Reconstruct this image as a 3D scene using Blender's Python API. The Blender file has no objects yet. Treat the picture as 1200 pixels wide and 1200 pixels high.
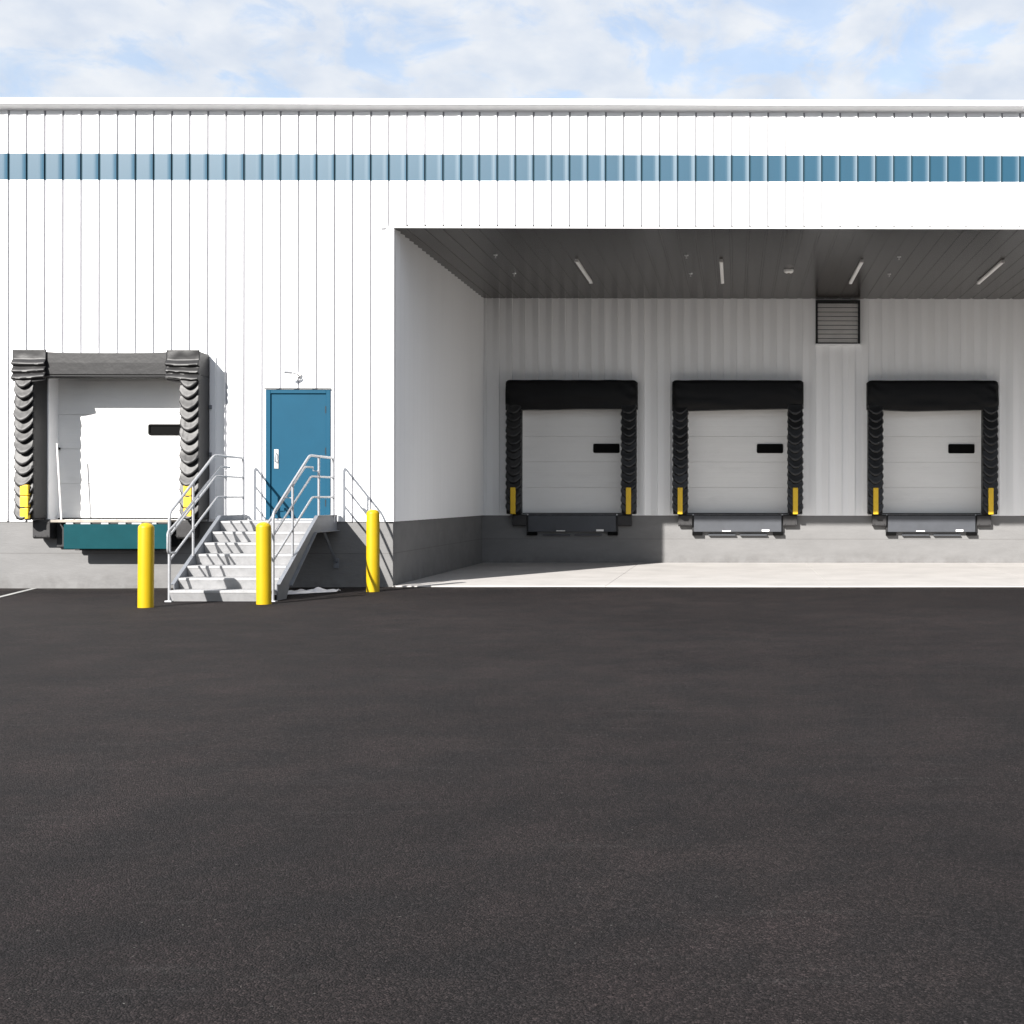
import bpy, math, random
from mathutils import Vector, noise
R = math.radians
rnd = random.Random(7)
scene = bpy.context.scene
COL = scene.collection

# ------------------------------------------------------------------ mesh builder
class MB:
    def __init__(self): self.v = []; self.f = []; self.m2 = set()
    def face(self, pts):
        b = len(self.v); self.v += [tuple(p) for p in pts]; self.f.append(tuple(range(b, b+len(pts))))
    def box(self, x0, x1, y0, y1, z0, z1):
        b = len(self.v)
        self.v += [(x0,y0,z0),(x1,y0,z0),(x1,y1,z0),(x0,y1,z0),(x0,y0,z1),(x1,y0,z1),(x1,y1,z1),(x0,y1,z1)]
        for q in ((0,3,2,1),(4,5,6,7),(0,1,5,4),(1,2,6,5),(2,3,7,6),(3,0,4,7)): self.f.append(tuple(b+i for i in q))
        return self
    def prism(self, poly, x0, x1, axis='x'):
        # poly: counter-clockwise or not, list of 2D points in the plane normal to axis
        def P(t, p):
            return (t, p[0], p[1]) if axis == 'x' else ((p[0], t, p[1]) if axis == 'y' else (p[0], p[1], t))
        n = len(poly); b = len(self.v)
        self.v += [P(x0, p) for p in poly] + [P(x1, p) for p in poly]
        self.f.append(tuple(b+i for i in range(n))[::-1]); self.f.append(tuple(b+n+i for i in range(n)))
        for i in range(n):
            j = (i+1) % n; self.f.append((b+i, b+j, b+n+j, b+n+i))
        return self
    def grid(self, nu, nv, fn):
        b = len(self.v)
        for j in range(nv+1):
            for i in range(nu+1): self.v.append(tuple(fn(i/nu, j/nv)))
        for j in range(nv):
            for i in range(nu):
                a = b + j*(nu+1) + i; self.f.append((a, a+1, a+nu+2, a+nu+1))
        return self
    def tube(self, pts, r, n=10, caps=True):
        pts = [Vector(p) for p in pts]; b = len(self.v); m = len(pts)
        t0 = (pts[1]-pts[0]).normalized()
        ref = Vector((0,0,1)) if abs(t0.z) < .9 else Vector((1,0,0))
        u = t0.cross(ref).normalized()
        for k, p in enumerate(pts):
            if k == 0: t = t0
            elif k == m-1: t = (pts[k]-pts[k-1]).normalized()
            else: t = ((pts[k]-pts[k-1]).normalized() + (pts[k+1]-pts[k]).normalized()).normalized()
            u = (u - t*u.dot(t)).normalized(); w = t.cross(u)
            for i in range(n):
                a = 2*math.pi*i/n; self.v.append(tuple(p + (u*math.cos(a) + w*math.sin(a))*r))
        for k in range(m-1):
            for i in range(n):
                j = (i+1) % n
                self.f.append((b+k*n+i, b+k*n+j, b+(k+1)*n+j, b+(k+1)*n+i))
        if caps:
            self.f.append(tuple(b+i for i in range(n))[::-1]); self.f.append(tuple(b+(m-1)*n+i for i in range(n)))
        return self
    def lathe(self, prof, c, n=24):
        # prof: (radius, z) from the bottom up
        b = len(self.v); m = len(prof)
        for r, z in prof:
            for i in range(n):
                a = 2*math.pi*i/n; self.v.append((c[0]+r*math.cos(a), c[1]+r*math.sin(a), c[2]+z))
        for k in range(m-1):
            for i in range(n):
                j = (i+1) % n; self.f.append((b+k*n+i, b+k*n+j, b+(k+1)*n+j, b+(k+1)*n+i))
        self.f.append(tuple(b+i for i in range(n))[::-1]); self.f.append(tuple(b+(m-1)*n+i for i in range(n)))
        return self
    def build(self, name, m, parent=None, smooth=None, bevel=0, solid=0, recalc=False, second=None):
        me = bpy.data.meshes.new(name); me.from_pydata(self.v, [], self.f); me.update()
        if recalc:
            import bmesh
            bm = bmesh.new(); bm.from_mesh(me); bmesh.ops.recalc_face_normals(bm, faces=bm.faces); bm.to_mesh(me); bm.free()
        if smooth:
            me.polygons.foreach_set('use_smooth', [True]*len(me.polygons))
            me.set_sharp_from_angle(angle=R(smooth))
        me.materials.append(m)
        if second:
            me.materials.append(second)
            for i in self.m2: me.polygons[i].material_index = 1
        o = bpy.data.objects.new(name, me); COL.objects.link(o)
        if solid:
            s = o.modifiers.new('thick', 'SOLIDIFY'); s.thickness = solid; s.offset = -1
        if bevel:
            b = o.modifiers.new('bevel', 'BEVEL'); b.width = bevel; b.segments = 2; b.limit_method = 'ANGLE'; b.angle_limit = R(40)
        if parent:
            o.parent = parent
            o.matrix_parent_inverse = parent.matrix_world.inverted()
        return o

def tag(o, label, cat, group=None):
    o['label'] = label; o['category'] = cat
    if group: o['group'] = group
    return o
def thing(name, label, cat, loc=(0,0,0), group=None):
    o = bpy.data.objects.new(name, None); COL.objects.link(o); o.location = loc
    o.empty_display_size = .2
    o.matrix_world.translation = Vector(loc)
    return tag(o, label, cat, group)
def struct(o): o['kind'] = 'structure'; return o
def dup_tree(o, parent=None):
    c = o.copy(); COL.objects.link(c)
    if parent: c.parent = parent
    for ch in [x for x in COL.objects if x.parent == o]: dup_tree(ch, c)
    return c
def fillet(pts, rad, n=5):
    pts = [Vector(p) for p in pts]; out = [pts[0]]
    for a, p, b in zip(pts, pts[1:], pts[2:]):
        da = (a-p); db = (b-p); r = min(rad, da.length*.45, db.length*.45)
        A = p + da.normalized()*r; B = p + db.normalized()*r
        for i in range(n+1):
            t = i/n; out.append(A*(1-t)**2 + p*2*t*(1-t) + B*t*t)
    out.append(pts[-1]); return out

# ------------------------------------------------------------------ materials
def mat(name, base, rough=.5, metal=0, var=.0, vscale=3, rvar=0, bump=0, bscale=60, spec=.5, stretch=(1,1,1), tint=None, coat=0, dirt=0, dirtcol=(.1,.09,.08), dscale=2.0):
    m = bpy.data.materials.new(name); m.use_nodes = True
    nt = m.node_tree; N = nt.nodes; L = nt.links
    p = N['Principled BSDF']
    p.inputs['Base Color'].default_value = (*base, 1); p.inputs['Roughness'].default_value = rough
    p.inputs['Metallic'].default_value = metal; p.inputs['Specular IOR Level'].default_value = spec
    p.inputs['Coat Weight'].default_value = coat
    tc = N.new('ShaderNodeTexCoord'); mp = N.new('ShaderNodeMapping'); mp.inputs['Scale'].default_value = stretch
    L.new(tc.outputs['Object'], mp.inputs['Vector'])
    col = None
    if var:
        nz = N.new('ShaderNodeTexNoise'); nz.inputs['Scale'].default_value = vscale; nz.inputs['Detail'].default_value = 6; nz.inputs['Roughness'].default_value = .65
        L.new(mp.outputs[0], nz.inputs['Vector'])
        rp = N.new('ShaderNodeValToRGB'); rp.color_ramp.elements[0].position = .3; rp.color_ramp.elements[1].position = .7
        t = tint or base
        rp.color_ramp.elements[0].color = (*[c*(1-var) for c in t], 1); rp.color_ramp.elements[1].color = (*[min(1, c*(1+var)) for c in base], 1)
        L.new(nz.outputs['Fac'], rp.inputs[0]); L.new(rp.outputs[0], p.inputs['Base Color']); col = rp.outputs[0]
        if rvar:
            mr = N.new('ShaderNodeMapRange'); mr.inputs['From Min'].default_value = .3; mr.inputs['From Max'].default_value = .7
            mr.inputs['To Min'].default_value = rough-rvar; mr.inputs['To Max'].default_value = rough+rvar
            L.new(nz.outputs['Fac'], mr.inputs['Value']); L.new(mr.outputs[0], p.inputs['Roughness'])
    if dirt:
        n3 = N.new('ShaderNodeTexNoise'); n3.inputs['Scale'].default_value = dscale; n3.inputs['Detail'].default_value = 8; n3.inputs['Roughness'].default_value = .7
        L.new(mp.outputs[0], n3.inputs['Vector'])
        r3 = N.new('ShaderNodeMapRange'); r3.inputs['From Min'].default_value = .55; r3.inputs['From Max'].default_value = .8; r3.inputs['To Max'].default_value = dirt
        L.new(n3.outputs['Fac'], r3.inputs['Value'])
        mx = N.new('ShaderNodeMix'); mx.data_type = 'RGBA'; mx.inputs['B'].default_value = (*dirtcol, 1)
        if col: L.new(col, mx.inputs['A'])
        else: mx.inputs['A'].default_value = (*base, 1)
        L.new(r3.outputs[0], mx.inputs['Factor']); L.new(mx.outputs['Result'], p.inputs['Base Color'])
    if bump:
        n2 = N.new('ShaderNodeTexNoise'); n2.inputs['Scale'].default_value = bscale; n2.inputs['Detail'].default_value = 5
        L.new(mp.outputs[0], n2.inputs['Vector'])
        bp = N.new('ShaderNodeBump'); bp.inputs['Strength'].default_value = bump; bp.inputs['Distance'].default_value = .01
        L.new(n2.outputs['Fac'], bp.inputs['Height']); L.new(bp.outputs[0], p.inputs['Normal'])
    return m

M = {}
M['clad']   = mat('white_cladding', (.85,.85,.85), .40, var=.025, vscale=1.2, rvar=.05, stretch=(1,1,.15), dirt=.10, dirtcol=(.55,.53,.5), dscale=1.0)
M['blue']   = mat('blue_cladding', (.006,.056,.099), .39, var=.06, vscale=1.5, stretch=(1,1,.2))
M['joint'] = mat('panel_joint_shade', (.33,.33,.35), .7, spec=.2)  # joint floors coloured darker, shadow lines of the seam grooves painted in
M['bluejoint'] = mat('blue_joint_shade', (.010,.042,.062), .6, spec=.2)  # same painted groove shade for the joints in the blue stripe
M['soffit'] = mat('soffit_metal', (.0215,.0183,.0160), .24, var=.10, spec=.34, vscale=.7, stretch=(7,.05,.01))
M['trim']   = mat('white_trim', (.80,.80,.81), .4, var=.03, vscale=2)
M['conc']   = mat('concrete_base_grey', (.163,.161,.160), .85, var=.10, vscale=2.2, bump=.35, bscale=25, stretch=(.5,1,1.6), dirt=.3, dirtcol=(.11,.105,.1), dscale=1.3)
M['apron']  = mat('apron_concrete', (.42,.402,.387), .85, var=.10, vscale=1.1, bump=.2, bscale=40, dirt=.28, dirtcol=(.25,.225,.205), dscale=.8)
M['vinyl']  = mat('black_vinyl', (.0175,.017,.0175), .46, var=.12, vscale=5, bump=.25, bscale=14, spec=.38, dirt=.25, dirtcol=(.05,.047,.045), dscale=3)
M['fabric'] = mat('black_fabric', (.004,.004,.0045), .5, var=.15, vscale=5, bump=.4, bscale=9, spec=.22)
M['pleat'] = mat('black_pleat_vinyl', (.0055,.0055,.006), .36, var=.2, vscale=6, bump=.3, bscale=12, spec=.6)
M['yellow'] = mat('yellow_paint', (.42,.285,.002), .45, spec=.3, var=.04, vscale=3, dirt=.35, dirtcol=(.3,.2,.05), dscale=3.5)
M['strip']  = mat('yellow_strip', (.72,.46,.014), .5, var=.08, vscale=6, dirt=.4, dirtcol=(.15,.11,.05), dscale=6)
M['door']   = mat('dock_door_white', (.78,.775,.76), .45, var=.03, vscale=1.5, dirt=.22, dirtcol=(.35,.34,.33), dscale=1.4, stretch=(.5,1,2.2))
M['glass']  = mat('dark_glass', (.003,.003,.004), .06, spec=.02)
M['black']  = mat('black_plastic', (.004,.004,.004), .5, spec=.04)
M['bluedoor'] = mat('blue_door_paint', (.0045,.057,.103), .55, spec=.15, var=.06, vscale=2, bump=.06, bscale=80)
M['steel']  = mat('brushed_steel', (.72,.72,.72), .3, metal=1)
M['galv']   = mat('galvanised_steel', (.36,.365,.38), .45, metal=.5, var=.12, vscale=18)
M['stringer'] = mat('grey_stringer_steel', (.17,.18,.20), .5, metal=.2, var=.10, vscale=6, dirt=.25, dirtcol=(.14,.14,.15))
M['tread']  = mat('galvanised_tread', (.30,.30,.305), .6, metal=.1, var=.14, vscale=7, bump=.2, bscale=50, dirt=.5, dirtcol=(.2,.2,.205), dscale=4)
M['rubber'] = mat('bumper_rubber', (.028,.027,.028), .75, var=.25, vscale=10, bump=.3, bscale=40)
M['teal']   = mat('teal_lip_paint', (.0025,.044,.053), .6, spec=.1, var=.10, vscale=3, dirt=.35, dirtcol=(.03,.05,.055), dscale=3)
M['lip']    = mat('bluish_grey_lip', (.055,.059,.068), .55, metal=.1, var=.12, vscale=3, dirt=.4, dirtcol=(.035,.035,.038), dscale=2.5)
M['darksteel'] = mat('dark_steel', (.009,.009,.010), .6, var=.2, vscale=5)
M['deck']   = mat('leveler_deck_steel', (.28,.25,.21), .6, var=.15, vscale=8)
M['louvre'] = mat('louvre_metal', (.70,.68,.66), .4, var=.08, vscale=3)
M['fixture'] = mat('white_fixture', (.82,.81,.79), .4)
M['lineP']  = mat('line_paint', (.30,.30,.29), .7, var=.12, vscale=9, dirt=.5, dirtcol=(.1,.1,.1), dscale=12)
M['plastic'] = mat('white_plastic_sheet', (.86,.84,.86), .35, var=.1, vscale=6)
M['leaf']   = mat('dry_leaf', (.20,.10,.06), .8, var=.2, vscale=20)
M['roof']   = mat('roof_membrane', (.55,.55,.54), .8, var=.06, vscale=.8)

def concrete_marks(m):
    nt = m.node_tree; N = nt.nodes; L = nt.links; p = N['Principled BSDF']
    src = p.inputs['Base Color'].links[0].from_socket
    tc = N.new('ShaderNodeTexCoord'); sp = N.new('ShaderNodeSeparateXYZ'); L.new(tc.outputs['Object'], sp.inputs[0])
    nz = N.new('ShaderNodeTexNoise'); nz.inputs['Scale'].default_value = 3.5; nz.inputs['Detail'].default_value = 8; nz.inputs['Roughness'].default_value = .7
    L.new(tc.outputs['Object'], nz.inputs['Vector'])
    def mr(s, a, b, c, d):
        x = N.new('ShaderNodeMapRange'); x.inputs['From Min'].default_value = a; x.inputs['From Max'].default_value = b; x.inputs['To Min'].default_value = c; x.inputs['To Max'].default_value = d
        L.new(s, x.inputs['Value']); return x.outputs[0]
    def m_(op, a, b):
        x = N.new('ShaderNodeMath'); x.operation = op
        for i, q in enumerate((a, b)):
            if isinstance(q, (int, float)): x.inputs[i].default_value = q
            else: L.new(q, x.inputs[i])
        return x.outputs[0]
    splash = m_('MULTIPLY', mr(sp.outputs[2], -.02, .30, 1, 0), mr(nz.outputs['Fac'], .42, .68, .0, .42))
    dz = m_('ABSOLUTE', m_('SUBTRACT', sp.outputs[2], .545), 0)
    joint = mr(dz, .004, .010, .38, 0)
    f = m_('MAXIMUM', splash, joint)
    mx = N.new('ShaderNodeMix'); mx.data_type = 'RGBA'; mx.inputs['B'].default_value = (.055,.05,.046,1)
    L.new(src, mx.inputs['A']); L.new(f, mx.inputs['Factor']); L.new(mx.outputs['Result'], p.inputs['Base Color'])
concrete_marks(M['conc'])

def asphalt():
    m = bpy.data.materials.new('asphalt'); m.use_nodes = True
    nt = m.node_tree; N = nt.nodes; L = nt.links; p = N['Principled BSDF']
    tc = N.new('ShaderNodeTexCoord')
    def nz(s, d, r=.6):
        n = N.new('ShaderNodeTexNoise'); n.inputs['Scale'].default_value = s; n.inputs['Detail'].default_value = d; n.inputs['Roughness'].default_value = r
        L.new(tc.outputs['Object'], n.inputs['Vector']); return n.outputs['Fac']
    def ramp(f, els):
        r = N.new('ShaderNodeValToRGB'); cr = r.color_ramp
        cr.elements[0].position, cr.elements[1].position = els[0][0], els[-1][0]
        cr.elements[0].color = (*els[0][1], 1); cr.elements[1].color = (*els[-1][1], 1)
        for po, c in els[1:-1]:
            e = cr.elements.new(po); e.color = (*c, 1)
        L.new(f, r.inputs[0]); return r.outputs[0]
    def mix(a, b, f, mode='MIX'):
        x = N.new('ShaderNodeMix'); x.data_type = 'RGBA'; x.blend_type = mode
        for k, s in (('A', a), ('B', b)):
            if isinstance(s, tuple): x.inputs[k].default_value = (*s, 1)
            else: L.new(s, x.inputs[k])
        if isinstance(f, float): x.inputs['Factor'].default_value = f
        else: L.new(f, x.inputs['Factor'])
        return x.outputs['Result']
    def math_(op, a, b):
        x = N.new('ShaderNodeMath'); x.operation = op
        for i, s in enumerate((a, b)):
            if isinstance(s, (int, float)): x.inputs[i].default_value = s
            else: L.new(s, x.inputs[i])
        return x.outputs[0]
    big = ramp(nz(.35, 6, .6), [(.30, (.0108,.0093,.0096)), (.5, (.0146,.0124,.0126)), (.72, (.0200,.0167,.0166))])
    warm = ramp(nz(1.7, 5, .65), [(.38, (.80,.82,.84)), (.52, (1.0,.97,.96)), (.70, (1.30,1.20,1.19))])
    c = mix(big, warm, 1.0, 'MULTIPLY')
    # aggregate: each stone cell its own shade
    v = N.new('ShaderNodeTexVoronoi'); v.inputs['Scale'].default_value = 135; L.new(tc.outputs['Object'], v.inputs['Vector'])
    sep = N.new('ShaderNodeSeparateColor'); L.new(v.outputs['Color'], sep.inputs[0])
    agg = ramp(sep.outputs[0], [(0, (.40,.40,.40)), (.5, (.9,.9,.91)), (.85, (1.5,1.46,1.44)), (1, (2.6,2.5,2.45))])
    c = mix(c, agg, 1.0, 'MULTIPLY')
    fine = ramp(nz(330, 3, .7), [(.35, (.6,.6,.6)), (.65, (1.4,1.4,1.4))])
    c = mix(c, fine, .7, 'MULTIPLY')
    # scattered pale chips
    v2 = N.new('ShaderNodeTexVoronoi'); v2.inputs['Scale'].default_value = 70; L.new(tc.outputs['Object'], v2.inputs['Vector'])
    s2 = N.new('ShaderNodeSeparateColor'); L.new(v2.outputs['Color'], s2.inputs[0])
    chip = math_('MULTIPLY', math_('GREATER_THAN', s2.outputs[1], .988), math_('LESS_THAN', v2.outputs['Distance'], .30))
    patch = ramp(nz(.8, 6, .7), [(.46, (.06,)*3), (.64, (1,)*3)])
    chipf = math_('MULTIPLY', chip, patch)
    c = mix(c, (.14,.135,.125), chipf)
    # scuffs: pale, thin, broken
    mp = N.new('ShaderNodeMapping'); mp.inputs['Rotation'].default_value = (0,0,R(28)); mp.inputs['Scale'].default_value = (.5, 5, 1)
    L.new(tc.outputs['Object'], mp.inputs['Vector'])
    ns = N.new('ShaderNodeTexNoise'); ns.inputs['Scale'].default_value = 1.3; ns.inputs['Detail'].default_value = 7; ns.inputs['Roughness'].default_value = .7
    L.new(mp.outputs[0], ns.inputs['Vector'])
    sc = math_('MULTIPLY', ramp(ns.outputs['Fac'], [(.57, (0,)*3), (.70, (1,)*3)]), ramp(nz(60, 4), [(.45, (0,)*3), (.65, (1,)*3)]))
    c = mix(c, (.055,.052,.050), math_('MULTIPLY', sc, .6))
    L.new(c, p.inputs['Base Color'])
    sp = N.new('ShaderNodeSeparateXYZ'); L.new(tc.outputs['Object'], sp.inputs[0])
    mr = N.new('ShaderNodeMapRange'); mr.inputs['From Min'].default_value = 21.2; mr.inputs['From Max'].default_value = 22.0; mr.inputs['To Max'].default_value = .75
    L.new(sp.outputs[1], mr.inputs['Value'])
    dust = math_('MULTIPLY', mr.outputs[0], ramp(nz(7, 6, .75), [(.42, (0,)*3), (.68, (1,)*3)]))
    c = mix(c, (.07,.062,.054), dust)
    L.new(c, p.inputs['Base Color'])
    p.inputs['Roughness'].default_value = .9; p.inputs['Specular IOR Level'].default_value = .14
    h = math_('ADD', math_('MULTIPLY', v.outputs['Distance'], -1.2), math_('MULTIPLY', nz(240, 4, .7), .8))
    b = N.new('ShaderNodeBump'); b.inputs['Strength'].default_value = .8; b.inputs['Distance'].default_value = .006
    L.new(h, b.inputs['Height']); L.new(b.outputs[0], p.inputs['Normal'])
    return m
M['asphalt'] = asphalt()

# ------------------------------------------------------------------ dimensions (metres, camera over the origin)
YF, YR = 22.0, 29.73            # front wall, recessed wall
XL, XC, XR, XE = -26.0, -5.81, 15.0, 22.0
ZS, ZT = 6.07, 8.20             # soffit, wall top
ZB = 1.085                      # top of the concrete base
PITCH = .306; PH0 = -12.287
PROF = [(0,0),(.58,0),(.67,.001),(.75,.004),(.825,.0085),(.88,.0135),(.888,.0135),(.894,-.012),(.99,-.012),(1.0,0)]

PROF2 = [(0,0),(.42,0),(.49,.003),(.92,.047),(.94,.048),(.955,.048),(.97,-.008),(.99,-.008),(1.0,0)]
def ribbed(mb, u0, u1, w0, w1, O, U, W, N, pitch=PITCH, ph=0.0, prof=PROF, k=1.0):
    O, U, W, N = map(Vector, (O, U, W, N))
    us = []
    n0 = math.floor((u0-ph)/pitch) - 1; n1 = math.ceil((u1-ph)/pitch) + 1
    raw = []
    for n in range(n0, n1+1):
        for a, d in prof[:-1]: raw.append((ph+(n+a)*pitch, d*k))
    def ev(u):
        for (a, da), (b, db) in zip(raw, raw[1:]):
            if a <= u <= b: return da + (db-da)*(u-a)/(b-a) if b > a else da
        return 0
    us = [(u0, ev(u0))] + [(u, d) for u, d in raw if u0+1e-4 < u < u1-1e-4] + [(u1, ev(u1))]
    b = len(mb.v)
    for u, d in us:
        mb.v.append(tuple(O+U*u+N*d+W*w0)); mb.v.append(tuple(O+U*u+N*d+W*w1))
    flip = U.cross(W).dot(N) < 0
    for i in range(len(us)-1):
        q = (b+2*i, b+2*i+2, b+2*i+3, b+2*i+1)
        mb.f.append(q[::-1] if flip else q)
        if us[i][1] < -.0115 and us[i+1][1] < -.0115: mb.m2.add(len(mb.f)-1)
    return mb

def with_holes(x0, x1, z0, z1, holes):
    """rectangles left over when holes (hx0,hx1,hz0,hz1) are cut"""
    out = []; x = x0
    for hx0, hx1, hz0, hz1 in sorted(holes):
        if hx0 > x: out.append((x, hx0, z0, z1))
        if hz0 > z0: out.append((hx0, hx1, z0, hz0))
        if hz1 < z1: out.append((hx0, hx1, hz1, z1))
        x = hx1
    if x < x1: out.append((x, x1, z0, z1))
    return out

# ------------------------------------------------------------------ ground
def axis(lo, hi, fine_lo, fine_hi, step):
    a = []; t = fine_lo
    while t <= fine_hi+1e-6: a.append(t); t += step
    d = step
    while a[-1] < hi: d *= 1.6; a.append(min(hi, a[-1]+d))
    d = step
    while a[0] > lo: d *= 1.6; a.insert(0, max(lo, a[0]-d))
    return a
gx = axis(-1500, 1500, -18, 18, .5); gy = axis(-1500, 1500, 0, 23, .5)
g = MB()
for y in gy:
    for x in gx:
        z = -.02
        if -20 < x < 20 and -2 < y < 23.5:
            z += .007*noise.noise((x*.4, y*.4, 0))
            if x < -5.5: z -= .03*min(1, max(0, (-5.5-x)/5))*min(1, max(0, (y-15)/6))
        g.v.append((x, y, z))
nx = len(gx)
for j in range(len(gy)-1):
    for i in range(nx-1): g.f.append((j*nx+i, j*nx+i+1, (j+1)*nx+i+1, (j+1)*nx+i))
struct(g.build('asphalt_yard', M['asphalt'], smooth=60))

# concrete apron in slabs with open joints
a = MB(); xs = [XC, -2.2, 1.6, 5.4, 9.2, XR]
for x0, x1 in zip(xs, xs[1:]): a.box(x0+.002, x1-.002, YF-.03, YR+.2, -.3, .0)
struct(a.build('concrete_apron', M['apron'], bevel=.006))
p = MB()
p.grid(4, 30, lambda u, v: (-11.88+v*1.5+u*.09, 21.95-v*5.5, -.046+.030*max(0,(v-.0))*.75+.004))
ln = p.build('painted_line', M['lineP']); struct(ln)

# ------------------------------------------------------------------ building
B = thing('warehouse', 'white ribbed metal warehouse with a blue stripe and a recessed loading bay', 'building', (0, YF, 0))
DOCKS_R = [-3.735, 0.05, 4.49]       # rear dock centres
DOCK_L = -10.42
HL = [(DOCK_L-1.2, DOCK_L+1.2, 1.12, 3.85)]
PD = (-7.955, -6.865, 1.12, 3.325)   # personnel door opening
fr = MB(); bk = MB(); st = MB(); cb = MB()
Ux, Uz = (1,0,0), (0,0,1)
SZ0, SZ1 = 6.868, 7.312
for r in with_holes(XL, XC-.0, ZB, SZ0, HL+[(PD[0],PD[1],PD[2],PD[3])]):
    ribbed(fr, *r, (0,YF,0), Ux, Uz, (0,-1,0), ph=PH0)
for r in with_holes(XL, XC, ZB, ZT, HL+[PD]): bk.box(r[0], r[1], YF+.025, YF+.16, r[2], r[3])
ribbed(fr, XL, XE, SZ1, ZT, (0,YF,0), Ux, Uz, (0,-1,0), ph=PH0)
ribbed(st, XL, XE, SZ0, SZ1, (0,YF,0), Ux, Uz, (0,-1,0), ph=PH0)
ribbed(fr, XC, XR, ZS, SZ0, (0,YF,0), Ux, Uz, (0,-1,0), ph=PH0)
ribbed(fr, XR, XE, ZB, SZ0, (0,YF,0), Ux, Uz, (0,-1,0), ph=PH0)
bk.box(XC, XR, YF+.025, YF+.16, ZS+.01, ZT); bk.box(XR, XE, YF+.025, YF+.16, ZB, ZT)
# recess walls
ribbed(fr, YF+.02, YR, ZB, ZS, (XC,0,0), (0,1,0), Uz, (1,0,0), ph=YF, prof=PROF2)
ribbed(fr, YF+.02, YR, ZB, ZS, (XR,0,0), (0,1,0), Uz, (-1,0,0), ph=YF)
HR = [(c-1.2, c+1.2, 1.12, 3.85) for c in DOCKS_R]
LV_HOLE = (1.86, 2.82, 5.0, 6.0)
for r in with_holes(XC, XR, ZB, ZS, HR+[LV_HOLE]):
    ribbed(fr, *r, (0,YR,0), Ux, Uz, (0,-1,0), pitch=.302, ph=-4.8, prof=PROF2)
    bk.box(r[0], r[1], YR+.025, YR+.16, r[2], r[3])
# ends and rear of the building
for x, n in ((XL, -1), (XE, 1)):
    ribbed(fr, YF, 55, ZB, ZT, (x,0,0), (0,1,0), Uz, (n,0,0), ph=YF)
bk.box(XL+.03, XL+.15, YF+.17, 55, ZB, ZT); bk.box(XE-.15, XE-.03, YF+.17, 55, ZB, ZT)
bk.box(XL+.01, XE-.01, 55, 55.15, ZB, ZT)
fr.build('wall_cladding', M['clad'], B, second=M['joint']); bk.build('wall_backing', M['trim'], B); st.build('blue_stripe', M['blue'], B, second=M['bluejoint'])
# concrete base, set back a little under the cladding
cb.box(XL, XC-.002, YF+.019, YF+.3, -.6, ZB-.003); cb.box(XR, XE, YF+.015, YF+.3, -.6, ZB-.003)
cb.box(XC-.25, XC-.012, YF+.3, YR+.3, -.6, ZB-.003); cb.box(XR+.012, XR+.25, YF+.3, YR+.3, -.6, ZB-.003)
cb.box(XC-.011, XR+.011, YR+.022, YR+.3, -.6, ZB-.003)
cb.box(XL, XL+.25, YF+.3, 55, -.6, ZB-.003); cb.box(XE-.25, XE, YF+.3, 55, -.6, ZB-.003)
cb.build('concrete_base', M['conc'], B, bevel=.006)
# soffit
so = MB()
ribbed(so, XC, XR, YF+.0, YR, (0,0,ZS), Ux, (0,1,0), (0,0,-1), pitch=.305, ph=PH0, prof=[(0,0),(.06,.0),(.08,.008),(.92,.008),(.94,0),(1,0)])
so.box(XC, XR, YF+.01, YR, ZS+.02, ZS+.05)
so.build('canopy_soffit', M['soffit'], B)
# trims
t = MB()
t.box(XC-.22, XR+.1, YF-.045, YF-.021, ZS-.012, ZS+.012)            # drip edge over the bay
t.box(XC-.10, XC-.0, YF-.030, YF-.021, ZB, ZS-.013); t.box(XC, XC+.022, YF-.030, YF+.10, ZB, ZS-.013)
t.box(XC+.002, XC+.05, YR-.05, YR-.021, ZB, ZS-.012)
t.build('corner_trim', M['trim'], B, bevel=.003)
e = MB()
prof = [(YF+.3, ZT+.02), (YF-.20, ZT+.0), (YF-.205, ZT-.10), (YF-.19, ZT-.11), (YF-.022, ZT-.145), (YF-.022, ZT-.16), (YF+.3, ZT-.16)]
e.prism(prof, XL-.1, XE+.1, 'x')
e.build('eave_trim', M['trim'], B, recalc=True, bevel=.004)
rf = MB(); rf.box(XL, XE, YF+.31, 55.1, ZT-.05, ZT+.02); rf.build('roof', M['roof'], B)

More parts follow.
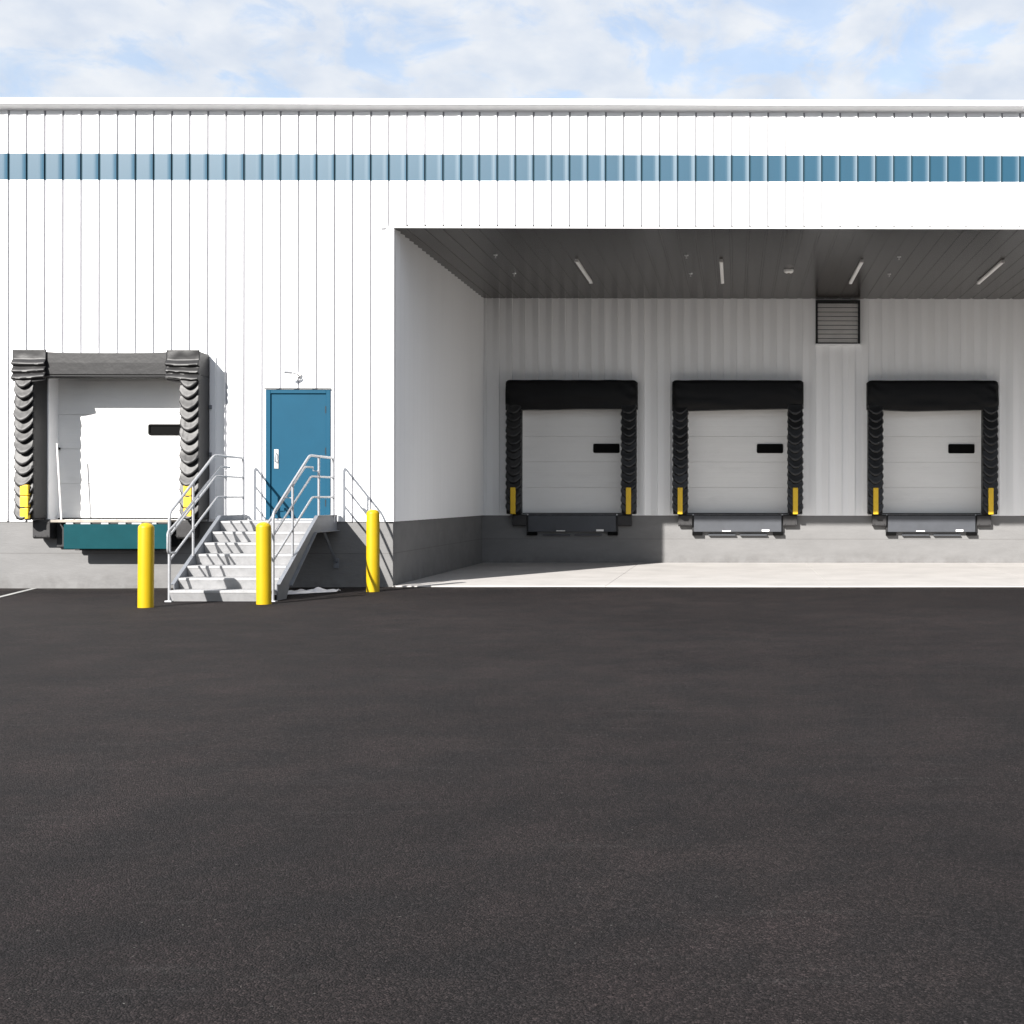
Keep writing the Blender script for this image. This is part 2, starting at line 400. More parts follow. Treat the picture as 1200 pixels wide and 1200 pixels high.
def dock_door(c, y, left):
    z0, z1 = 1.14, 3.86; d = MB()
    yd = y+.28
    sh = .592; z = z0; k = 0
    while z < z1-.01:
        zt = min(z+sh-.003, z1)
        # each section: a slightly pillowed panel with two shallow horizontal ribs
        pr = [(yd+.05, z), (yd+.004, z), (yd, z+.003)]
        for q in (.2, .4, .6, .8):
            zz = z+(zt-z)*q
            pr += [(yd, zz-.008), (yd+.001, zz), (yd, zz+.008)]
        pr += [(yd, zt-.003), (yd+.004, zt), (yd+.05, zt)]
        d.prism(pr, c-1.2, c+1.2, 'x')
        z += sh; k += 1
    d.box(c-1.199, c+1.199, yd+.045, yd+.06, z0+.002, z1-.002)
    door = d.build('dock_door', M['door'], B, recalc=True)
    def strip_seal(): pass
    j = MB()
    j.box(c-1.25, c-1.19, y-.04, yd+.1, 1.12, 3.90); j.box(c+1.19, c+1.25, y-.04, yd+.1, 1.12, 3.90); j.box(c-1.19, c+1.19, y-.04, yd+.1, 3.86, 3.90)
    j.build('door_frame', M['trim'], door, bevel=.004)
    s = MB(); s.box(c-1.198, c+1.198, yd-.015, yd+.04, 1.118, 1.139); s.build('bottom_seal', M['black'], door)
    # window: rounded black frame with a dark pane
    wx, wz, hw, hh, rr = c+(.655 if left else .745), (2.655 if left else 2.635), .305, (.095 if left else .108), .035
    def rr_poly(hw, hh, r, n=5):
        o = []
        for cx, cz, a0 in ((hw-r, hh-r, 0), (-hw+r, hh-r, 90), (-hw+r, -hh+r, 180), (hw-r, -hh+r, 270)):
            for i in range(n+1):
                an = R(a0+90*i/n); o.append((wx+cx+r*math.cos(an), wz+cz+r*math.sin(an)))
        return o
    w = MB(); A, C = rr_poly(hw, hh, rr), rr_poly(hw-.03, hh-.03, rr*.5); n = len(A)
    for i in range(n):
        k = (i+1) % n
        w.face([(A[i][0], yd-.02, A[i][1]), (C[i][0], yd-.02, C[i][1]), (C[k][0], yd-.02, C[k][1]), (A[k][0], yd-.02, A[k][1])])
        w.face([(A[i][0], yd-.02, A[i][1]), (A[k][0], yd-.02, A[k][1]), (A[k][0], yd+.01, A[k][1]), (A[i][0], yd+.01, A[i][1])])
        w.face([(C[i][0], yd-.02, C[i][1]), (C[i][0], yd-.004, C[i][1]), (C[k][0], yd-.004, C[k][1]), (C[k][0], yd-.02, C[k][1])])
    w.face([(q[0], yd-.005, q[1]) for q in C][::-1])
    w.build('window', M['black'], door, recalc=True)
    if left:
        r_ = MB(); r_.lathe([(.0,-.02),(.026,-.02),(.026,.02),(.0,.02)], (c-1.17, yd-.03, 2.325), 10); r_.build('roller', M['black'], door, smooth=40)
    return door
dock_door(DOCK_L, YF, True)
for c in DOCKS_R: dock_door(c, YR, False)

# personnel door
x0, x1, z0, z1 = PD
leaf = MB(); leaf.box(x0+.085, x1-.075, YF+.0, YF+.10, z0+.02, z1-.075)
dr = leaf.build('entrance_door', M['bluedoor'], B, bevel=.004)
f = MB()
for a_, b_ in ((x0, x0+.08), (x1-.07, x1)):
    f.box(a_, b_, YF-.028, YF+.14, z0, z1)
f.box(x0+.08, x1-.07, YF-.0275, YF+.14, z1-.07, z1)
f.build('door_frame', M['bluedoor'], dr, bevel=.006)
f = MB(); f.box(x0-.02, x1+.02, YF-.045, YF-.029, z1+.001, z1+.02); f.build('drip_cap', M['darksteel'], dr)
h = MB(); h.box(x0+.135, x0+.215, YF-.01, YF-.0005, 1.98, 2.31)
h.tube(fillet([(x0+.175, YF-.01, 2.10), (x0+.175, YF-.06, 2.10), (x0+.175, YF-.06, 2.24), (x0+.175, YF-.01, 2.24)], .02), .009)
h.build('handle', M['steel'], dr, smooth=40, bevel=.004)
for z in (1.40, 2.28, 2.98):
    q = MB(); q.lathe([(.012,-.06),(.012,.06)], (x1-.074, YF-.02, z), 10); q.build('hinge', M['darksteel'], dr, smooth=40)
s = MB(); s.box(x0+.08, x1-.07, YF-.02, YF+.14, z0-.01, z0+.015); s.build('threshold', M['steel'], dr)

# ------------------------------------------------------------------ dock shelters
def pleats(xc, w, zt, zb, yf, n, seed, depth=.09):
    mb = MB(); r = random.Random(seed); h = (zt-zb)/n
    for i in range(n):
        z = zt - i*h + h*.25; dp = depth*r.uniform(.85, 1.15); lx = r.uniform(-.06, .06); hh = h*r.uniform(1.16, 1.28)
        tilt = r.uniform(-.012, .012)
        def fn(u, v):
            s = u*2-1; c = 1-(abs(s-lx)/(1+abs(lx)))**2
            drop = hh*v*(.30 + .86*c)
            out = .012 + dp*(v**1.25)*(.18+.82*c) - (.03*max(0, v-.88)/.12)*c
            side = (abs(s) > .93)
            x = xc + s*w*.5*(1.0+.05*v)
            y = yf - out + (.05 if abs(s) > .99 else 0)
            return (x, y + .004*noise.noise((x*20, z*9, i)), z - drop + tilt*s + .006*noise.noise((s*3, i*7.1, v*2)))
        mb.grid(18, 9, fn)
    return mb

def shelter(c, y, dep, half, legw, zt, zleg, zhead, vinyl, label, front, seed):
    T = thing('dock_shelter', label, 'dock shelter', (c, y, 1.1), 'dock shelters round the loading doors')
    yf = y-dep
    for s in (-1, 1):
        xo, xi = c+s*half, c+s*(half-legw); lo, hi = min(xo, xi), max(xo, xi); xc = (lo+hi)/2
        b = MB().box(lo+.004, hi-.004, yf+.012, y-.021, zleg, zhead-.002)
        leg = b.build('side_pad', vinyl, T, bevel=.02)
        n = 13 if front else 14
        pl = pleats(xc, legw+.015, zhead-.02, zleg+.02, yf+.012, n, seed+s, .10 if front else .07)
        pl.build('wear_pleats', vinyl if front else M['pleat'], leg, smooth=60, solid=.006)
        g_ = MB(); w = .135 if front else .115; gx_ = xc + (.04 if front and s < 0 else 0)
        zs = [(zleg+.01, zleg+.19), (zleg+.20, zleg+.385), (zleg+.395, zleg+.575)] if front else [(zleg, zleg+.605)]
        for a_, b_ in zs: g_.box(gx_-w/2, gx_+w/2, yf-.085, yf-.005, a_, b_)
        g_.build('guide_strip', M['strip'], leg, bevel=.012)
        fl = MB(); a0 = xo+s*.004; fl.box(min(a0, a0+s*.10), max(a0, a0+s*.10), y-.034, y-.0205, zleg, zt-.05)
        if front: fl.build('mounting_flange', M['trim'], leg)
        if front:
            for zz in (3.02, 2.22):
                k = MB(); k.box(min(xo, xo+s*.045), max(xo, xo+s*.045), y-.055, y-.0345, zz-.035, zz+.035); k.build('clamp', M['stringer'], leg, bevel=.004)
    # head
    if front:
        hb = MB()
        def top(x):
            t = abs(x-c)/half; return zt - .035*(1-min(1, (t/.8))**4)
        xs = [c-half+.006+(2*half-.012)*i/24 for i in range(25)]
        def sec(x): return [(yf, zhead), (yf-.004, (zhead+zt)/2), (yf, top(x)), (y-.021, top(x)-.02), (y-.021, zhead)]
        b0 = 0
        for x in xs: hb.v += [(x, q[0], q[1]) for q in sec(x)]
        for i in range(24):
            for k in range(5):
                l = (k+1) % 5; hb.f.append((i*5+k, (i+1)*5+k, (i+1)*5+l, i*5+l))
        hb.f.append((0,1,2,3,4)); hb.f.append((124,123,122,121,120))
        head = hb.build('head_pad', vinyl, T, recalc=True, bevel=.012)
        hw = MB().box(c-half+.01, c+half-.01, yf+.02, y-.022, zhead-.02, zhead-.001); hw.build('head_batten', M['darksteel'], T)
        for s in (-1, 1):
            w = .53; xa = c+s*(half+.02); xb = c+s*(half-w); r = random.Random(seed*3+s)
            off = [r.uniform(-.02, .02) for _ in range(5)]
            def fn(u, v):
                x = xa+(xb-xa)*u
                z = zt+.012 - v*.52
                # horizontal folds that hang over one another
                f_ = 0
                for kk, (zc, amp) in enumerate(((.48, .06), (.70, .055), (.91, .065))):
                    d = v-(zc+off[kk]+.025*math.sin(u*3+kk))
                    if -.19 < d <= 0: f_ = max(f_, amp*math.sin((1+d/.19)*math.pi/2)**1.6)
                    elif 0 < d < .045: f_ = max(f_, amp*(1-d/.045))
                z += -.03*math.sin(math.pi*u)*max(0, v-.8)*5 + .02*u*max(0,v-.85)*6
                return (x, yf-.022-f_-.012*noise.noise((x*5, z*6, seed)), z)
            cp = MB().grid(26, 44, fn); cp.build('corner_pad', vinyl, head, smooth=70, solid=.006)
    else:
        hb = MB(); r = random.Random(seed)
        ph = r.uniform(0, 9)
        def zbot(x): return zhead-.10 - .022*noise.noise((x*1.1, ph, 0)) - .02*math.sin((x-c)*1.3+ph)
        def fn(u, v):
            # v runs round the section: back bottom, front bottom, front top, back top
            x = c-half-.02+(2*half+.04)*u; zb = zbot(x)
            e_ = max(0, abs(u-.5)*2-.94)/.06
            ztp = zt - .05*e_**2 + .008*noise.noise((x*3, 5, ph))
            if v < .12: t = v/.12; return (x, y-.021+(yf-y+.021)*t, zb)
            if v < .80:
                t = (v-.12)/.68; z = zb+(ztp-.05-zb)*t
                dr_ = .035*math.sin(math.pi*t)+.045*noise.noise((x*1.4+z*1.2, z*3.2-x*.5, ph))*math.sin(math.pi*min(1, t*1.6+.12))
                dr_ += .03*noise.noise((x*5+z*4, z*5, ph+3))*(abs(u-.5)*2)**3
                return (x, yf-dr_+.05*e_, z)
            if v < .9: t = (v-.8)/.1; return (x, yf+.05*t+.05*e_, ztp-.05+.05*math.sin(t*math.pi/2))
            t = (v-.9)/.1; return (x, yf+.05+(y-.021-yf-.05)*t, ztp)
        hb.grid(60, 50, fn)
        # end caps
        n_, m_ = 60, 50
        hb.f.append(tuple(j*(n_+1) for j in range(m_+1))); hb.f.append(tuple(j*(n_+1)+n_ for j in range(m_+1))[::-1])
        hb.build('head_pad', vinyl, T, smooth=60, recalc=True)
    return T
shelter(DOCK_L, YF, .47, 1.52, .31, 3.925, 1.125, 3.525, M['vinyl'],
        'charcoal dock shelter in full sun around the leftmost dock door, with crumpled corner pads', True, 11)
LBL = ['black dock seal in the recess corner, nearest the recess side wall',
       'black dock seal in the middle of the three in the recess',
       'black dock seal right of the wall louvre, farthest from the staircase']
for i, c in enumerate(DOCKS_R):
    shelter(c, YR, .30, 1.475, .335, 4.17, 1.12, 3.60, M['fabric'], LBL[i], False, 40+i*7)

# ------------------------------------------------------------------ levelers and bumpers
def leveler_left():
    c = DOCK_L
    T = thing('dock_leveler', 'dock leveler with a hanging teal steel lip under the leftmost dock door', 'dock leveler', (c, YF, .6), 'dock levelers under the doors')
    MB().box(c-1.04, c+1.04, YF-.06, YF+.012, .66, 1.10).build('pit_frame', M['darksteel'], T)
    MB().box(c-1.0, c+1.0, YF-.34, YF+.26, 1.075, 1.117).build('deck', M['deck'], T, bevel=.004)
    lip = MB().box(c-.75, c+.99, YF-.40, YF-.345, .635, 1.045).build('lip', M['teal'], T, bevel=.008)
    h = MB(); x = c-.72; k = 0; r = random.Random(5)
    while x < c+.88:
        w = r.choice((.07, .16, .12)); h.box(x, x+w, YF-.385, YF-.35, 1.047, 1.073); x += w+r.uniform(.1, .2)
        h.build('hinge_lug', M['galv'], T); h = MB()
    MB().tube([(c-.74, YF-.33, 1.058), (c+.98, YF-.33, 1.058)], .016).build('hinge_rod', M['darksteel'], T, smooth=40)
    MB().box(c-.7, c+.7, YF-.12, YF-.062, .60, .74).build('lip_keeper', M['darksteel'], T)
leveler_left()
LV = ['dock leveler with dark shaded lip plate, in the shadow of the recess side wall',
      'dock leveler with sunlit bluish grey lip plate under the middle recess door',
      'dock leveler with sunlit bluish grey lip plate under the door right of the louvre']
def leveler_rear(c, label):
    T = thing('dock_leveler', label, 'dock leveler', (c, YR, .6), 'dock levelers under the doors')
    y = YR
    MB().box(c-1.045, c+1.045, y-.05, y+.02, .72, 1.09).build('pit_frame', M['darksteel'], T)
    MB().box(c-1.0, c+1.0, y-.11, y+.26, 1.092, 1.118).build('deck', M['darksteel'], T, bevel=.003)
    MB().box(c-1.0, c+1.0, y-.115, y-.055, .715, 1.088).build('lip', M['lip'], T, bevel=.006)
    for s in (-1, 1):
        MB().box(c+s*.925-.115, c+s*.925+.115, y-.10, y+.02, .63, .708).build('lip_keeper', M['black'], T, bevel=.006)
        MB().box(c+s*.36-.31, c+s*.36+.31, y-.07, y+.02, .625, .655).build('support_bar', M['lip'], T, bevel=.004)
    for x, w, hh in ((-.30, .10, .02), (.74, .085, .045)):
        MB().box(c+x*.86-w, c+x*.86+w, y-.119, y-.1155, .725, .725+hh).build('label_plate', M['fixture'], T)
for c, l in zip(DOCKS_R, LV): leveler_rear(c, l)

def bumper(x, y, z0, z1, label, w=.145, d=.26):
    b = MB()
    yy = y-d
    pr = [(y+.01, z0+.06), (y-.05, z0), (yy+.03, z0), (yy, z0+.03), (yy, z1-.03), (yy+.03, z1), (y+.01, z1)]
    b.prism(pr, x-w, x+w, 'x')
    o = thing('dock_bumper', label, 'dock bumper', (x, y, z0), 'rubber dock bumpers')
    b.build('rubber_block', M['rubber'], o, recalc=True, bevel=.008)
    for sx in (-1, 1):
        for zz in (z0+.05, z1-.05):
            MB().tube([(x+sx*w*.7, yy+.004, zz), (x+sx*w*.7, yy-.006, zz)], .013, 8).build('bolt', M['darksteel'], o)
bumper(DOCK_L-1.195, YF, .80, 1.112, 'worn rubber dock bumper in full sun, left of the teal lip')
bumper(DOCK_L+1.195, YF, .80, 1.112, 'rubber dock bumper behind the staircase railing, right of the teal lip')
nm = ['the shaded corner dock leveler', 'the middle leveler in the recess', 'the leveler right of the louvre']
for c, n in zip(DOCKS_R, nm):
    bumper(c-1.20, YR, .84, 1.115, 'black rubber bumper left of '+n, .16, .13)
    bumper(c+1.20, YR, .84, 1.115, 'black rubber bumper right of '+n, .16, .13)

# ------------------------------------------------------------------ pole at the left dock
o = MB().tube([(-11.30, YF-.22, 1.12), (-11.375, YF-.22, 2.40)], .0135, 10).build('pole', M['fixture'], smooth=40)
tag(o, 'thin white pole standing upright at the left edge of the leftmost dock door', 'pole')

# ------------------------------------------------------------------ staircase
SX0, SX1 = -8.26, -6.75
S = thing('staircase', 'grey galvanised steel staircase with pipe railings up to the blue door', 'stairs', ((SX0+SX1)/2, 20.5, 0))
rise, run, ny = .163, .308, 18.92
tr = MB(); ri = MB()
ZG = -.025
for k in range(1, 8):
    z = ZG+rise*k; y = ny+run*(k-1)
    x0_, x1_ = SX0+.012, SX1-.012
    if k < 7: MB().box(x0_, x1_, y, y+run+.075, z-.04, z).build('tread', M['tread'], S, bevel=.006)
    pr = [(y+.006, z-.041), (y+.05, z-rise+.001), (y+.062, z-rise+.001), (y+.02, z-.041)]
    MB().prism(pr, x0_, x1_, 'x').build('riser', M['tread'], S, recalc=True)
zl = ZG+rise*7
MB().box(SX0+.012, SX1-.012, ny+run*6, YF-.022, zl-.04, zl).build('landing', M['tread'], S, bevel=.006)
MB().box(SX0+.012, SX1-.012, YF-.08, YF+.013, zl-.12, zl-.041).build('wall_ledger', M['stringer'], S)
poly = [(19.10,.217),(20.85,1.205),(YF-.03,1.205),(YF-.03,.93),(20.79,.93),(19.63,.155),(19.48,-.05),(19.12,-.05)]
for x in (SX0, SX1):
    s = -1 if x == SX0 else 1
    w = MB(); w.prism(poly, x-.006, x+.006, 'x')
    stg = w.build('stringer', M['stringer'], S, recalc=True)
    # channel flanges on the outside
    fl = MB()
    xo0, xo1 = (x-.05, x-.0065) if s < 0 else (x+.0065, x+.05)
    d = .012
    fl.prism([(19.10,.217),(20.85,1.205),(20.85,1.205-d),(19.11,.205)], xo0, xo1, 'x')
    fl.prism([(20.851,1.205),(YF-.03,1.205),(YF-.03,1.205-d),(20.851,1.205-d)], xo0, xo1, 'x')
    fl.prism([(20.79,.93),(19.63,.155),(19.625,.155+d*1.3),(20.785,.93+d)], xo0, xo1, 'x')
    fl.prism([(20.791,.93),(20.791,.942),(YF-.03,.942),(YF-.03,.93)], xo0, xo1, 'x')
    fl.build('flange', M['stringer'], stg, recalc=True)
    # knee brace down to the wall
    br = MB(); br.tube([(x-s*.02, 21.35, .93), (x-s*.02, YF-.0, .40)], .026, 4)
    br.box(x-s*.02-.04, x-s*.02+.04, YF-.012, YF+.014, .30, .46)
    br.build('wall_brace', M['stringer'], S)
MB().box(SX0+.02, SX1-.02, 20.95, 21.05, .95, zl-.041).build('cross_beam', M['stringer'], S)

def railing(x, s):
    r_ = .0215
    rails = MB()
    sl = .53
    # top rail: foot post rises into the sloped rail, over the landing and down at the wall
    def sloped(zt, yk, y0): return zt-(yk-y0)*sl
    top = [(x, 18.95, -.03), (x, 18.95, sloped(2.16, 20.57, 18.95)-.04), (x, 20.57, 2.16), (x, 21.78, 2.155), (x, 21.78, zl-.04)]
    rails.tube(fillet(top, .09, 6), r_, 10)
    for zk, yk in ((1.83, 20.64), (1.50, 20.70)):
        rails.tube(fillet([(x, 18.955, sloped(zk, yk, 18.955)), (x, yk, zk), (x, 21.775, zk)], .06, 4), .017, 8)
    rl = rails.build('railing', M['galv'], S, smooth=50)
    for y_, zb_, zt_ in ((19.78, .60, sloped(2.16, 20.57, 19.78)), (21.02, 1.20, 2.157)):
        MB().tube([(x, y_, zb_), (x, y_, zt_)], .019, 10).build('post', M['galv'], rl, smooth=50)
    hx = x + (.085 if x < -7.5 else -.085)
    hr = MB()
    yk, zk = 20.60, 1.98
    y0 = 18.86; z0_ = sloped(zk, yk, y0)
    loop = [(hx, 18.97, z0_-.37), (hx, 18.70, z0_-.37), (hx, 18.70, z0_-.06), (hx, y0+.1, z0_+.05), (hx, yk, zk), (hx, 20.98, zk)]
    hr.tube(fillet(loop, .07, 5), .0175, 10)
    hr.build('handrail', M['galv'], rl, smooth=50)
    for y_ in (18.96, 19.78, 21.0):
        z_ = min(zk, sloped(zk, yk, y_))
        MB().tube([(x, y_, z_-.06), (hx, y_, z_-.055), (hx, y_, z_)], .008, 6).build('handrail_bracket', M['galv'], rl)
    MB().tube([(x, 18.96, z0_-.37), (hx, 18.96, z0_-.37)], .012, 6).build('handrail_bracket', M['galv'], rl)
    MB().box(x-.05, x+.05, 18.90, 19.0, -.032, -.012).build('base_plate', M['galv'], rl, bevel=.003)
railing(SX0, -1); railing(SX1, 1)

# ------------------------------------------------------------------ bollards
def bollard(x, y, h, label, seed):
    r = .104; pr = [(r, -.1), (r, h-.075)]
    for i in range(1, 9):
        a_ = R(90*i/8); pr.append((max(.002, r*math.cos(a_)), h-.075+.075*math.sin(a_)))
    o = MB().lathe(pr, (0,0,0), 32).build('bollard', M['yellow'], smooth=40)
    o.location = (x, y, -.02); o.rotation_euler = (R(rnd.uniform(-.3,.3)), R(rnd.uniform(-.4,.4)), rnd.uniform(0,6))
    tag(o, label, 'bollard', 'yellow steel bollards')
bollard(-8.15, 17.95, 1.165, 'yellow bollard in front of the teal dock lip, left of the staircase foot', 1)
bollard(-6.72, 18.50, 1.165, 'yellow bollard at the right-hand foot of the staircase', 2)
bollard(-5.84, 20.9, 1.325, 'yellow bollard close to the wall corner by the recess', 3)

# ------------------------------------------------------------------ wall lamp above the blue door
W = thing('wall_lamp', 'small metal wall lamp over the blue door', 'lamp', (-7.40, YF, 3.57))
MB().tube([(-7.40, YF+.0, 3.57), (-7.40, YF-.05, 3.57)], .04, 14).build('back_plate', M['louvre'], W, smooth=40)
MB().tube(fillet([(-7.40, YF-.05, 3.57), (-7.41, YF-.16, 3.58), (-7.50, YF-.20, 3.595)], .04), .012, 8).build('arm', M['galv'], W, smooth=40)
MB().tube([(-7.46, YF-.185, 3.592), (-7.49, YF-.20, 3.595), (-7.56, YF-.23, 3.595), (-7.57, YF-.235, 3.595)], .024, 12).build('lamp_head', M['galv'], W, smooth=40)

# ------------------------------------------------------------------ louvre on the recessed wall
Lx0, Lx1, Lz0, Lz1 = 1.83, 2.85, 4.99, 6.02
V = thing('wall_louvre', 'grey louvred vent high on the recess wall right under the soffit', 'vent', ((Lx0+Lx1)/2, YR, Lz0))
f = MB()
f.box(Lx0, Lx0+.05, YR-.10, YR-.02, Lz0+.03, Lz1); f.box(Lx1-.05, Lx1, YR-.10, YR-.02, Lz0+.03, Lz1); f.box(Lx0+.05, Lx1-.05, YR-.10, YR-.02, Lz1-.05, Lz1)
f.build('frame', M['darksteel'], V, bevel=.004)
MB().box(Lx0-.01, Lx1+.01, YR-.13, YR-.02, Lz0, Lz0+.03).build('sill', M['trim'], V, bevel=.004)
MB().box(Lx0+.05, Lx1-.05, YR+.03, YR+.05, Lz0+.02, Lz1-.02).build('backing', M['black'], V)
n = 9
for i in range(n):
    z = Lz0+.05+(Lz1-Lz0-.12)*i/n; h = (Lz1-Lz0-.12)/n
    MB().prism([(YR-.082, z+.012), (YR-.050, z+h*.98), (YR-.045, z+h*.98), (YR-.076, z+.010)], Lx0+.052, Lx1-.052, 'x').build('blade', M['louvre'], V, recalc=True)

# ------------------------------------------------------------------ soffit fittings
lt = []
def light(x, label):
    T = thing('ceiling_light', label, 'light', (x, 26.05, ZS-.012), 'strip lights on the canopy soffit')
    MB().box(x-.03, x+.03, 24.80, 27.30, ZS-.035, ZS-.006).build('housing', M['fixture'], T, bevel=.006)
    d = MB()
    d.prism([(x-.036, ZS-.036), (x-.03, ZS-.06), (x, ZS-.068), (x+.03, ZS-.06), (x+.036, ZS-.036)], 24.83, 27.27, 'y').build('diffuser', M['fixture'], T, recalc=True)
    for y_ in (24.80, 27.27): MB().box(x-.038, x+.038, y_, y_+.03, ZS-.07, ZS-.0355).build('end_cap', M['louvre'], T, bevel=.004)
light(-3.05, 'white strip light on the soffit, above the shaded corner dock door')
light(-.28, 'white strip light on the soffit, above the middle recess door')
light(2.42, 'white strip light on the soffit in front of the louvred vent')
light(5.12, 'white strip light on the soffit, rightmost of the four')
def sprinkler(x, y, label):
    T = thing('sprinkler_head', label, 'sprinkler', (x, y, ZS-.01), 'sprinkler heads on the soffit')
    MB().lathe([(.012,-.04),(.012,-.02),(.035,-.015),(.04,.0)], (x, y, ZS-.008), 12).build('escutcheon', M['steel'], T, smooth=40)
    MB().lathe([(.018,-.06),(.02,-.057),(.006,-.054),(.006,-.04)], (x, y, ZS-.008), 12).build('deflector', M['steel'], T, smooth=40)
sprinkler(-4.52, 24.4, 'sprinkler head left of the leftmost strip light, nearer the soffit front edge')
sprinkler(-4.51, 26.4, 'sprinkler head left of the leftmost strip light, deeper under the soffit')
sprinkler(-.93, 24.4, 'sprinkler head just left of the second strip light, nearer the soffit front edge')
sprinkler(-.92, 26.4, 'sprinkler head just left of the second strip light, deeper under the soffit')
sprinkler(3.09, 24.5, 'sprinkler head just right of the third strip light, nearer the soffit front edge')
sprinkler(3.13, 26.4, 'sprinkler head just right of the third strip light, deeper under the soffit')
D = thing('smoke_detector', 'small round white ceiling detector between the second and third strip lights', 'detector', (1.06, 25.95, ZS))
MB().lathe([(.05,-.07),(.085,-.055),(.10,-.03),(.10,0)], (1.06, 25.95, ZS-.006), 20).build('cover', M['fixture'], D, smooth=40)
MB().lathe([(.02,-.078),(.03,-.0705)], (1.06, 25.95, ZS-.006), 12).build('sensor', M['black'], D)

# ------------------------------------------------------------------ litter under the stairs
def fn(u, v):
    x = -7.22+u*.78; y = 20.35+u*.72+(v-.5)*.34*(1-.5*abs(u-.4))
    z = -.025+.09*abs(noise.noise((u*5, v*4, 2)))*math.sin(math.pi*v)+.05*math.sin(math.pi*v)*math.sin(math.pi*u)*(.6+.6*noise.noise((u*7, v*3, 8)))
    return (x+.03*noise.noise((u*4, v*4, 9)), y, z)
o = MB().grid(30, 14, fn).build('plastic_sheet', M['plastic'], smooth=45, solid=.003)
tag(o, 'crumpled white plastic sheet lying on the asphalt under the stairs', 'plastic litter')
def fn(u, v):
    s = math.sin(math.pi*u)*.5
    return (-7.02+u*.16, 19.72+(v-.5)*.12*s*2+u*.03, -.015+.03*(v-.5)**2*4*s+.012*math.sin(u*5))
o = MB().grid(8, 6, fn).build('dry_leaf', M['leaf'], smooth=60, solid=.002)
tag(o, 'brown dry leaf on the asphalt beside the stair stringer', 'leaf')

# ------------------------------------------------------------------ light
EL, AZ = R(30.4), R(28)
sun = bpy.data.lights.new('sun', 'SUN'); sun.energy = 4.5; sun.angle = R(.55); sun.color = (1, .965, .92)
so_ = bpy.data.objects.new('sun', sun); COL.objects.link(so_)
d = Vector((math.sin(AZ)*math.cos(EL), math.cos(AZ)*math.cos(EL), -math.sin(EL)))
so_.rotation_euler = d.to_track_quat('-Z', 'Y').to_euler(); so_.location = (-20, -30, 40)

w = bpy.data.worlds.new('World'); scene.world = w; w.use_nodes = True
nt = w.node_tree; N = nt.nodes; L = nt.links
bg = N['Background']; bg.inputs['Strength'].default_value = .09
sky = N.new('ShaderNodeTexSky'); sky.sky_type = 'NISHITA'; sky.sun_disc = False; sky.sun_elevation = EL; sky.sun_rotation = R(180)+AZ
sky.air_density = 1.0; sky.dust_density = .6; sky.ozone_density = 1.2
tc = N.new('ShaderNodeTexCoord'); sep = N.new('ShaderNodeSeparateXYZ'); L.new(tc.outputs['Generated'], sep.inputs[0])
def mth(op, a, b=None):
    x = N.new('ShaderNodeMath'); x.operation = op
    for i, s in enumerate((a, b)):
        if s is None: continue
        if isinstance(s, (int, float)): x.inputs[i].default_value = s
        else: L.new(s, x.inputs[i])
    return x.outputs[0]
den = mth('ADD', mth('MAXIMUM', sep.outputs[2], 0.0), .35)
cx = mth('DIVIDE', sep.outputs[0], den); cy = mth('DIVIDE', sep.outputs[1], den)
cmb = N.new('ShaderNodeCombineXYZ'); L.new(cx, cmb.inputs[0]); L.new(cy, cmb.inputs[1])
nz = N.new('ShaderNodeTexNoise'); nz.inputs['Scale'].default_value = 8.5; nz.inputs['Detail'].default_value = 10; nz.inputs['Roughness'].default_value = .60; nz.inputs['Distortion'].default_value = .5
mp = N.new('ShaderNodeMapping'); mp.inputs['Location'].default_value = (5.3, 2.9, 0); L.new(cmb.outputs[0], mp.inputs['Vector']); L.new(mp.outputs[0], nz.inputs['Vector'])
cov = N.new('ShaderNodeMapRange'); cov.interpolation_type = 'SMOOTHSTEP'
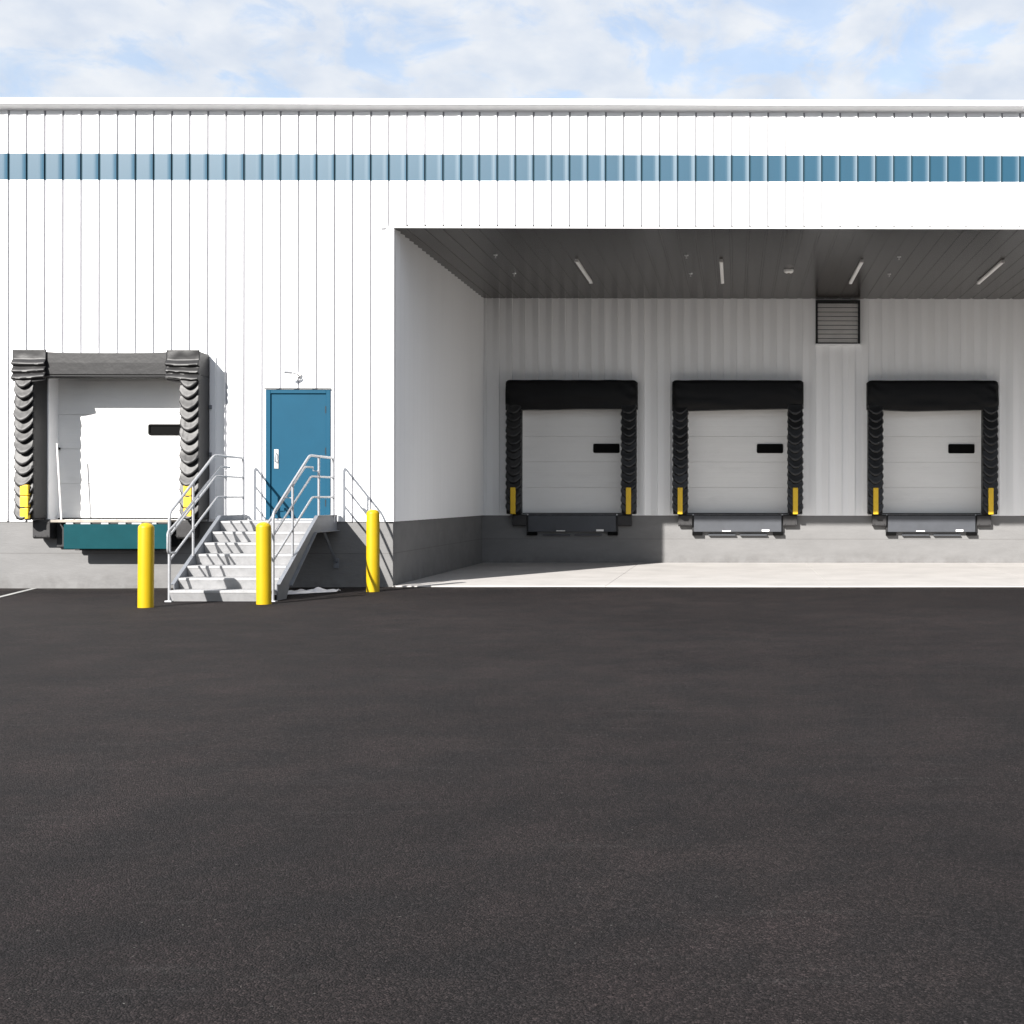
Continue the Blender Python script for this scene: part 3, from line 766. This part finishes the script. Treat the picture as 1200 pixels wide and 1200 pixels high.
cov.inputs['From Min'].default_value = .37; cov.inputs['From Max'].default_value = .52; cov.inputs['To Min'].default_value = .52
L.new(nz.outputs['Fac'], cov.inputs['Value'])
n2 = N.new('ShaderNodeTexNoise'); n2.inputs['Scale'].default_value = 13.0; n2.inputs['Detail'].default_value = 7; L.new(mp.outputs[0], n2.inputs['Vector'])
cr = N.new('ShaderNodeValToRGB'); cr.color_ramp.elements[0].position = .35; cr.color_ramp.elements[1].position = .65
cr.color_ramp.elements[0].color = (.74,.82,.95,1); cr.color_ramp.elements[1].color = (.93,.97,1.03,1); L.new(n2.outputs['Fac'], cr.inputs[0])
sc = N.new('ShaderNodeMix'); sc.data_type = 'RGBA'; sc.blend_type = 'MULTIPLY'; sc.inputs['Factor'].default_value = 1
CL = 4.15
sc.inputs['B'].default_value = (CL, CL, CL, 1); L.new(cr.outputs[0], sc.inputs['A'])
mx = N.new('ShaderNodeMix'); mx.data_type = 'RGBA'
L.new(cov.outputs[0], mx.inputs['Factor']); L.new(sky.outputs[0], mx.inputs['A']); L.new(sc.outputs['Result'], mx.inputs['B'])
L.new(mx.outputs['Result'], bg.inputs['Color'])

# ------------------------------------------------------------------ camera
cam = bpy.data.cameras.new('camera'); co = bpy.data.objects.new('camera', cam); COL.objects.link(co); scene.camera = co
F = 1518.0; YAW = .35; ROLL = .05
cam.sensor_width = 36; cam.sensor_fit = 'HORIZONTAL'; cam.lens = F/1200*36
vx = 862 + F*math.tan(R(YAW))
cam.shift_x = -(vx-600)/1200; cam.shift_y = -(600-583)/1200
cam.clip_start = .1; cam.clip_end = 5000
co.location = (0, 0, 1.5)
from mathutils import Matrix
co.rotation_euler = (Matrix.Rotation(R(-YAW), 3, 'Z') @ Matrix.Rotation(R(90), 3, 'X') @ Matrix.Rotation(R(ROLL), 3, 'Z')).to_euler()

vs = scene.view_settings; vs.view_transform = 'Standard'; vs.look = 'None'; vs.gamma = 1; vs.use_curve_mapping = False; vs.exposure = 1.3
scene.cycles.use_denoising = True
scene.cycles.max_bounces = 10; scene.cycles.diffuse_bounces = 6
